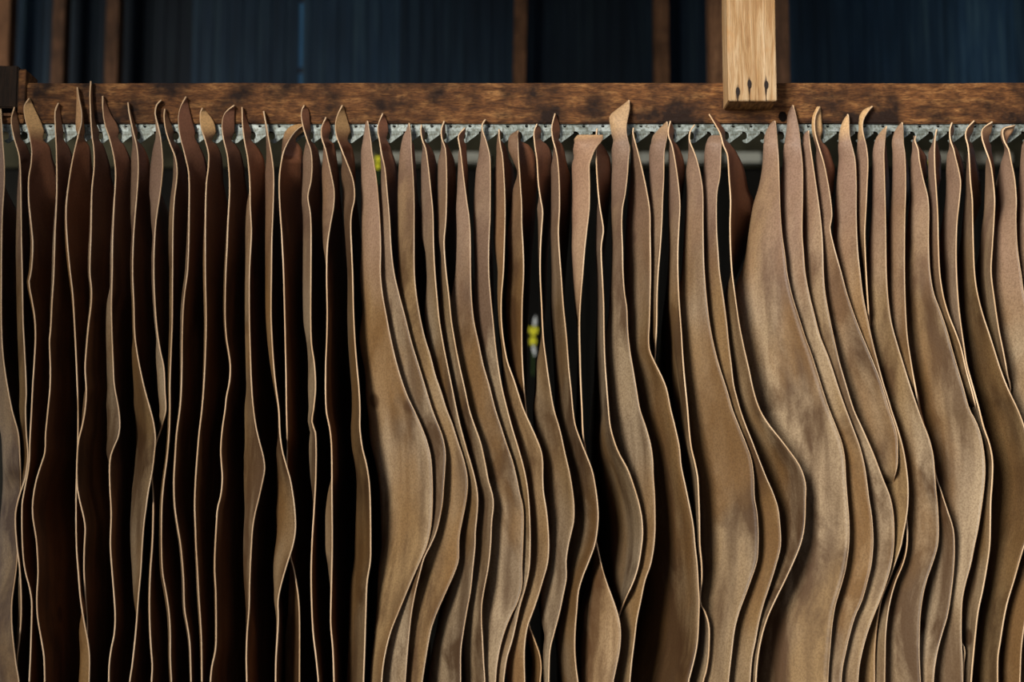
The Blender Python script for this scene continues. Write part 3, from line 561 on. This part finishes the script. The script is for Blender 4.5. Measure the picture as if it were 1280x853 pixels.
1029|1025,133.4 1019.4,145.6 1018.4,160.6 1020.3,171.9 1024.1,185 1030,204.1 1035,228.1 1039,254.2 1040,272.2 1037.6,284.3 1042,306.3 1048.1,328.4 1051.7,341 1058.1,365.1 1066.1,389.1 1075.1,413.2 1085.1,437.2 1094.2,459.3 1103.2,483.3 1111.6,512 1117.2,528 1121.6,546.1 1122.2,564.1 1121.6,582.2 1117.2,600.2 1112.2,618.3 1098.2,632.3 1086.1,652.3 1080.1,682 1070.1,768.2 1060.1,812.3 1054.1,853|186:3 204:10 230:15 260:16 284:14 305:16 341:24 460:36 512:46 560:38 590:18 610:3 700:0|1025,133.4 1026.5,145.6 1027.8,162.5 1029.3,178.4 1034.4,185 1040,200 1042.8,211.3 1041.5,230|590:0 615:0.05
1055|1059.7,142.8 1061.2,147.5 1062.1,170 1065.3,183.1 1069.1,200.1 1070.5,230.1 1070.5,270.2 1072.1,310.3 1075.3,341 1079.1,371.1 1085.1,401.1 1090.2,425.2 1097.2,453.3 1104.2,479.3 1111.2,501.4 1114.2,512 1122.2,536.1 1129.3,562.1 1133.3,586.2 1135.3,608.2 1134.9,632.3 1132.3,652.3 1128.3,672.4 1126.6,682 1119.2,704.1 1111.2,726.1 1102.2,748.2 1098.2,768.2 1095.2,792.3 1093.6,818.3 1093.6,853|143:0 151:7 174:14 190:18 240:23 300:22 341:23 512:24 682:26 750:18 853:18||690:0 730:0.02
1080|1090.6,132.9 1085,140 1080.3,147.5 1078.1,156.9 1079.4,168.1 1083.1,183.1 1085.1,202.1 1084.1,230.1 1082.7,260.2 1081.1,290.3 1081.7,318.4 1082.7,341 1084.1,365.1 1085.7,389.1 1087.2,407.2 1088.2,431.2 1091.2,461.3 1103.2,512 1113.2,552.1 1125.2,612.2 1133.3,650.3 1133.9,682 1129.3,704.1 1120.2,726.1 1114.2,746.2 1110.2,766.2 1107.2,794.3 1106.6,822.3 1106.2,853|133:0 138:7 143:7 150:5 160:4 170:7 185:11 200:14 240:12 270:9 290:6 310:3 341:0 650:0 853:10||390:0 420:0.05 620:0.05 660:0.01
1104.5|1108.4,157.8 1107.1,168.1 1105.6,185 1105.2,194.1 1105.8,220.1 1106.6,250.2 1107.2,280.3 1108.2,341 1110.2,373.1 1114.2,403.1 1121.2,429.2 1129.3,455.3 1137.3,481.3 1147.7,512 1154.3,530 1161.3,548.1 1166.3,568.1 1168.3,588.2 1170,612.2 1172.4,636.3 1173.4,664.4 1172.2,682 1167.3,700 1158.3,726.1 1153.3,748.2 1150.3,772.2 1149.3,798.3 1149.3,822.3 1150.7,853|158:0 165:6 177:12 200:14 260:15 341:19 400:28 512:44 682:48 853:46|1108,158 1107,176 1108,190 1110,210 1111,235 1111,260|150:0
1128|1127.8,153.1 1129.1,158.8 1129.6,179.4 1131.3,192.1 1132.3,230.1 1131.3,270.2 1130.9,310.3 1130.9,341 1131.9,381.1 1134.3,421.2 1139.3,455.3 1144.3,485.3 1149.3,512 1160.3,552.1 1169.3,594.2 1176.4,614.2 1184.4,638.3 1191.4,660.4 1193.2,682 1192.4,708.1 1189.4,738.1 1184.4,770.2 1178.4,790.3 1172.4,812.3 1168.3,836.4 1166.9,853|153:0 162:9 179:14 240:16 341:16 460:12 495:0 600:0 640:16 853:24|1128,153 1129,176 1131,190 1135,212 1136,235|490:0 530:0.05 600:0.03 640:0
1150|1145,170 1143.7,175.6 1147.8,186.9 1149.3,200.1 1154.3,224.1 1159.9,246.2 1161.3,266.2 1160.9,290.3 1161.3,318.4 1162.7,341 1167.3,367.1 1176.4,391.1 1184.4,415.2 1190.4,437.2 1197.4,461.3 1204.4,485.3 1211.9,512 1219.5,526 1225.5,542.1 1230.1,566.1 1231.5,588.2 1230.1,610.2 1226.5,638.3 1222.5,662.4 1218.3,682 1213.5,706.1 1207.4,728.1 1203,750.2 1201.8,776.2 1201.8,802.3 1203,826.3 1203.4,853|172:0 182:5 200:10 224:15 246:19 266:21 300:20 341:28 400:40 460:52 512:60 682:58 760:40 853:34|1145,170 1146.9,180.3 1152.5,188.8 1158.1,196.3 1159.1,211.3|150:0
1172|1170.9,161.6 1169.4,170 1168.4,181.3 1168.7,210.1 1170.4,236.2 1172.4,270.2 1173,300.3 1174.8,341 1179.4,371.1 1186.4,395.1 1194.4,415.2 1201.4,435.2 1208.4,465.3 1214.5,487.4 1220.5,512 1223.9,528 1221.5,542.1 1208,600 1202,645 1190,700 1186,750 1193,790 1205.4,810.3 1204.4,830.4 1203.4,853|165:0 181:3 192:7 240:8 300:9 341:10 470:10 520:0 770:0 853:8|1170.9,161.6 1172.2,171.9 1172.2,179.4 1175.9,200 1175.4,215|505:0 535:0.09 770:0.09 805:0.01
1194|1190,153.1 1187.2,162.5 1188.1,175.6 1192.3,186.9 1194.4,196.1 1198.4,212.1 1201,228.1 1199.4,250.2 1196.4,278.3 1195.4,310.3 1195.8,341 1198,377.1 1201.4,407.2 1205.4,435.2 1208.4,455.3 1215.5,481.3 1223.9,512 1229.5,534.1 1236.5,554.1 1240.5,574.1 1240.5,598.2 1238.5,626.3 1238.1,652.3 1237.3,682 1233.5,710.1 1228.5,738.1 1222.9,764.2 1219.5,792.3 1216.5,822.3 1213.9,853|172:0 182:3 196:10 228:17 250:15 278:13 310:12 341:8 512:12 682:18 853:22|1190,153.1 1192.3,164.4 1192.8,178.4 1197.5,188.8 1203.1,203.8 1205.4,215|150:0
1214|1217.8,150.9 1208.8,160.6 1206.9,170 1209.7,181.3 1211.4,196.1 1213.1,226.1 1215.5,250.2 1216.1,280.3 1216.9,310.3 1218.3,341 1221.5,365.1 1228.5,393.1 1236.5,417.2 1243.5,439.2 1250.5,461.3 1259.6,485.3 1272.2,512 1277,524 1281,536 1290,570 1297,620 1290,660 1280.6,682 1275.6,698 1267.6,726.1 1259.6,752.2 1254.6,776.2 1250.5,802.3 1247.5,822.3 1247.1,853|190:0 200:2 230:5 260:8 300:7 341:7 400:16 460:26 512:34 600:52 682:40 760:20 853:18|1217.8,150.9 1215.9,164.4 1214.4,178.4 1216.3,185 1220,203.8 1224.7,226.3 1225.6,239.9|150:0
1236|1240.6,152.2 1228.4,160.6 1227.5,171.9 1231.3,185 1238.1,204.1 1241.5,226.1 1243.5,250.2 1242.5,278.3 1240.5,310.3 1239.1,341 1243.5,377.1 1248.5,411.2 1254.6,441.2 1259.6,469.3 1262.6,489.4 1248,515 1260,570 1265,620 1253,680 1238,740 1229,800 1230,853|195:0 204:5 230:9 250:11 280:11 310:7 341:6 450:6 490:0|1240.6,152.2 1239.1,164.4 1238.2,178.4 1238.8,188.8 1241.6,203.8 1242.9,218.8 1243,222 1247,245 1249,265|460:0 500:0.05 540:0.09
1260|1268.8,156.9 1255.6,160.6 1253.8,170 1256.6,179.4 1260.6,186 1264.6,204.1 1268.6,224.1 1270.6,250.2 1270.2,274.3 1271.6,306.3 1274.6,330.4 1276.4,341 1279.6,365.1 1287,400 1297,440 1310,500 1320,560 1318,620 1305,700 1290,740 1278,800 1275,853|180:2 190:5 204:11 225:14 250:13 270:18 290:26 341:34 512:60 682:50 800:18 853:16|1268.8,156.9 1264.1,170 1259.8,179.4|150:0
1284|1290,160 1288,180 1291,220 1293,280 1291,341 1300,400 1320,500 1338,600 1330,700 1310,853|165:4 180:9 220:14 280:17 341:14 512:40 853:30||150:0
"""
LABELS = """tan hide cut by the left photo border, first from the left|1.05|0|0.3|1
brown hide under the dark timber block, second from the left|1|0|0.2|1
third hide from the left, tip a broad pointed golden leaf|0.9|0.3|1|1
straight dark hide fourth from the left, beside the golden leaf tip|0.85|0|0.1|1
fifth hide from the left, upper part bowed left over an orange brown face|1.1|0.5|0.3|1
hide with the tallest tip of all, reaching the rail top at left|0.9|0.1|0.2|1
seventh hide from the left, with a small pale swell at mid height|1|0|0.1|1
eighth hide from the left, broad dim belly low behind its edge|0.85|0.1|0.1|1.6
ninth hide from the left, pale narrow blade just below the teeth|1.05|0|0.3|1
tenth hide from the left, close beside the pale narrow blade|0.9|0|0.2|1
eleventh hide from the left, dark tip leaning right high over the rail|0.85|0|0|1
twelfth hide from the left, golden oval tip curled over its tooth|0.95|0.3|1|1
thirteenth hide from the left, dark tip folded right like a hood|0.85|0|0|1
fourteenth hide from the left, with a light rounded belly low down|1.1|0.1|0|1
fifteenth hide from the left, belly swelling just left of the dark wide gap|0.9|0.3|0.2|1.6
sixteenth hide from the left, tan top bent right in a long arc|0.8|0.4|0.8|2.2
seventeenth hide from the left, dark tip rising behind the bent tan top|0.85|0.1|0|1.5
eighteenth hide from the left, small reddish tip and pale bulge below it|1|0.2|0|1
nineteenth hide from the left, tall golden leaf tip on the rail|0.6|0.3|1|2.5
leftmost of the big bellied hides, very broad pale tan face|1.3|0|0|1.2
second big bellied hide from the left, brown tip overlapping the rail edge|1.05|0|0|1
third big bellied hide from the left, pale with a dark blotched middle|1.2|0|0|1
narrow hide right of the three left big bellies, dark inner face|0.9|0|0|1.7
brown hide twenty fourth from the left, reddish face on its right|0.85|0.1|0|1.8
twenty fifth hide from the left, creased pale neck and broad blotched belly|1.1|0|0|1
twenty sixth hide from the left, thin tip curled right below the rail|1|0|0.2|1.2
twenty seventh hide from the left, orange patch on its belly's upper edge|0.85|0.45|0|1.5
hide left of the dark slot with the yellow flower, straight pale edge|0.75|0.3|0|2
hide right of the dark slot with the yellow flower|0.95|0|0|1.5
thirtieth hide from the left, dark belly behind a thin bright edge|0.7|0.1|0|2.4
pale hide with flat cut top flopping right, golden lower neck|1.3|0.2|0.8|1.5
thin hide just right of the flat topped pale hide|0.65|0|0|3
hide with a large angular tan tip standing on the rail mid right|0.95|0|0.6|1.5
hide right of the large angular tip, broad dim shoulder|0.7|0.2|0|2.4
hide with slanted pointed top, behind two tan shoulders right of centre|0.95|0|0.4|1
thirty sixth hide from the left, black wedge opening beside its lower edge|0.9|0|0|1.3
broad hide with a dark vertical smudge, fourth left of the pale post|1|0|0|1
flat topped hide left of the strand tip below the pale post|1|0|0.1|1
hide with thin tip leaning left and a bare reddish triangular face|0.85|0.1|0|1.6
hide below the pale post's foot, widest pale belly in the row|1.15|0|0|1
hide right of the pale post, tall mauve brown tip on rail|1.15|0|0|1
narrow hide thirteenth from the right, between two pale broad tips|1.15|0|0|1
twelfth hide from the right, golden tip and orange face at top|0.9|0.15|1|1
eleventh hide from the right, tall pale mauve neck with light tip|1.15|0|0.7|1
tenth hide from the right, its pale tip curling right over rail|1|0|0.9|1
ninth hide from the right, tan tip at the strip's top edge|1.05|0|0.4|1
eighth hide from the right, straight neck, small orange flap behind|1|0|0.1|1
seventh hide from the right, broad belly with a dark blotch|1.1|0|0|1
sixth hide from the right, slim, half hidden by the broad belly|0.9|0|0|1.5
fifth hide from the right, khaki neck above a dark narrow fall|0.9|0|0|1.6
fourth hide from the right, russet face showing right of its edge|0.75|0|0.2|1.8
third hide from the right, russet tip folded over the strip|0.9|0|0.4|1.6
second hide from the right, orange tip leaning toward the border|1|0|0.5|1
rightmost hide, cut by the right photo border|1|0|0.2|1
"""
labs = [r.split('|') for r in LABELS.strip().split('\n')]
for i, line in enumerate(HIDES.strip().split('\n')):
    lab = labs[i][0].strip(); k = float(labs[i][1]) if len(labs[i]) > 1 else 1.0  # k: leather tone per hide, lowered on some to paint in their shade
    warm = float(labs[i][2]) if len(labs[i]) > 2 else 0.0
    gold = float(labs[i][3]) if len(labs[i]) > 3 else 0.15
    build_hide(i, line, lab, (k * (1 + 0.25 * warm), k, k * (1 - 0.35 * warm), gold), float(labs[i][4]) if len(labs[i]) > 4 else 1.0)
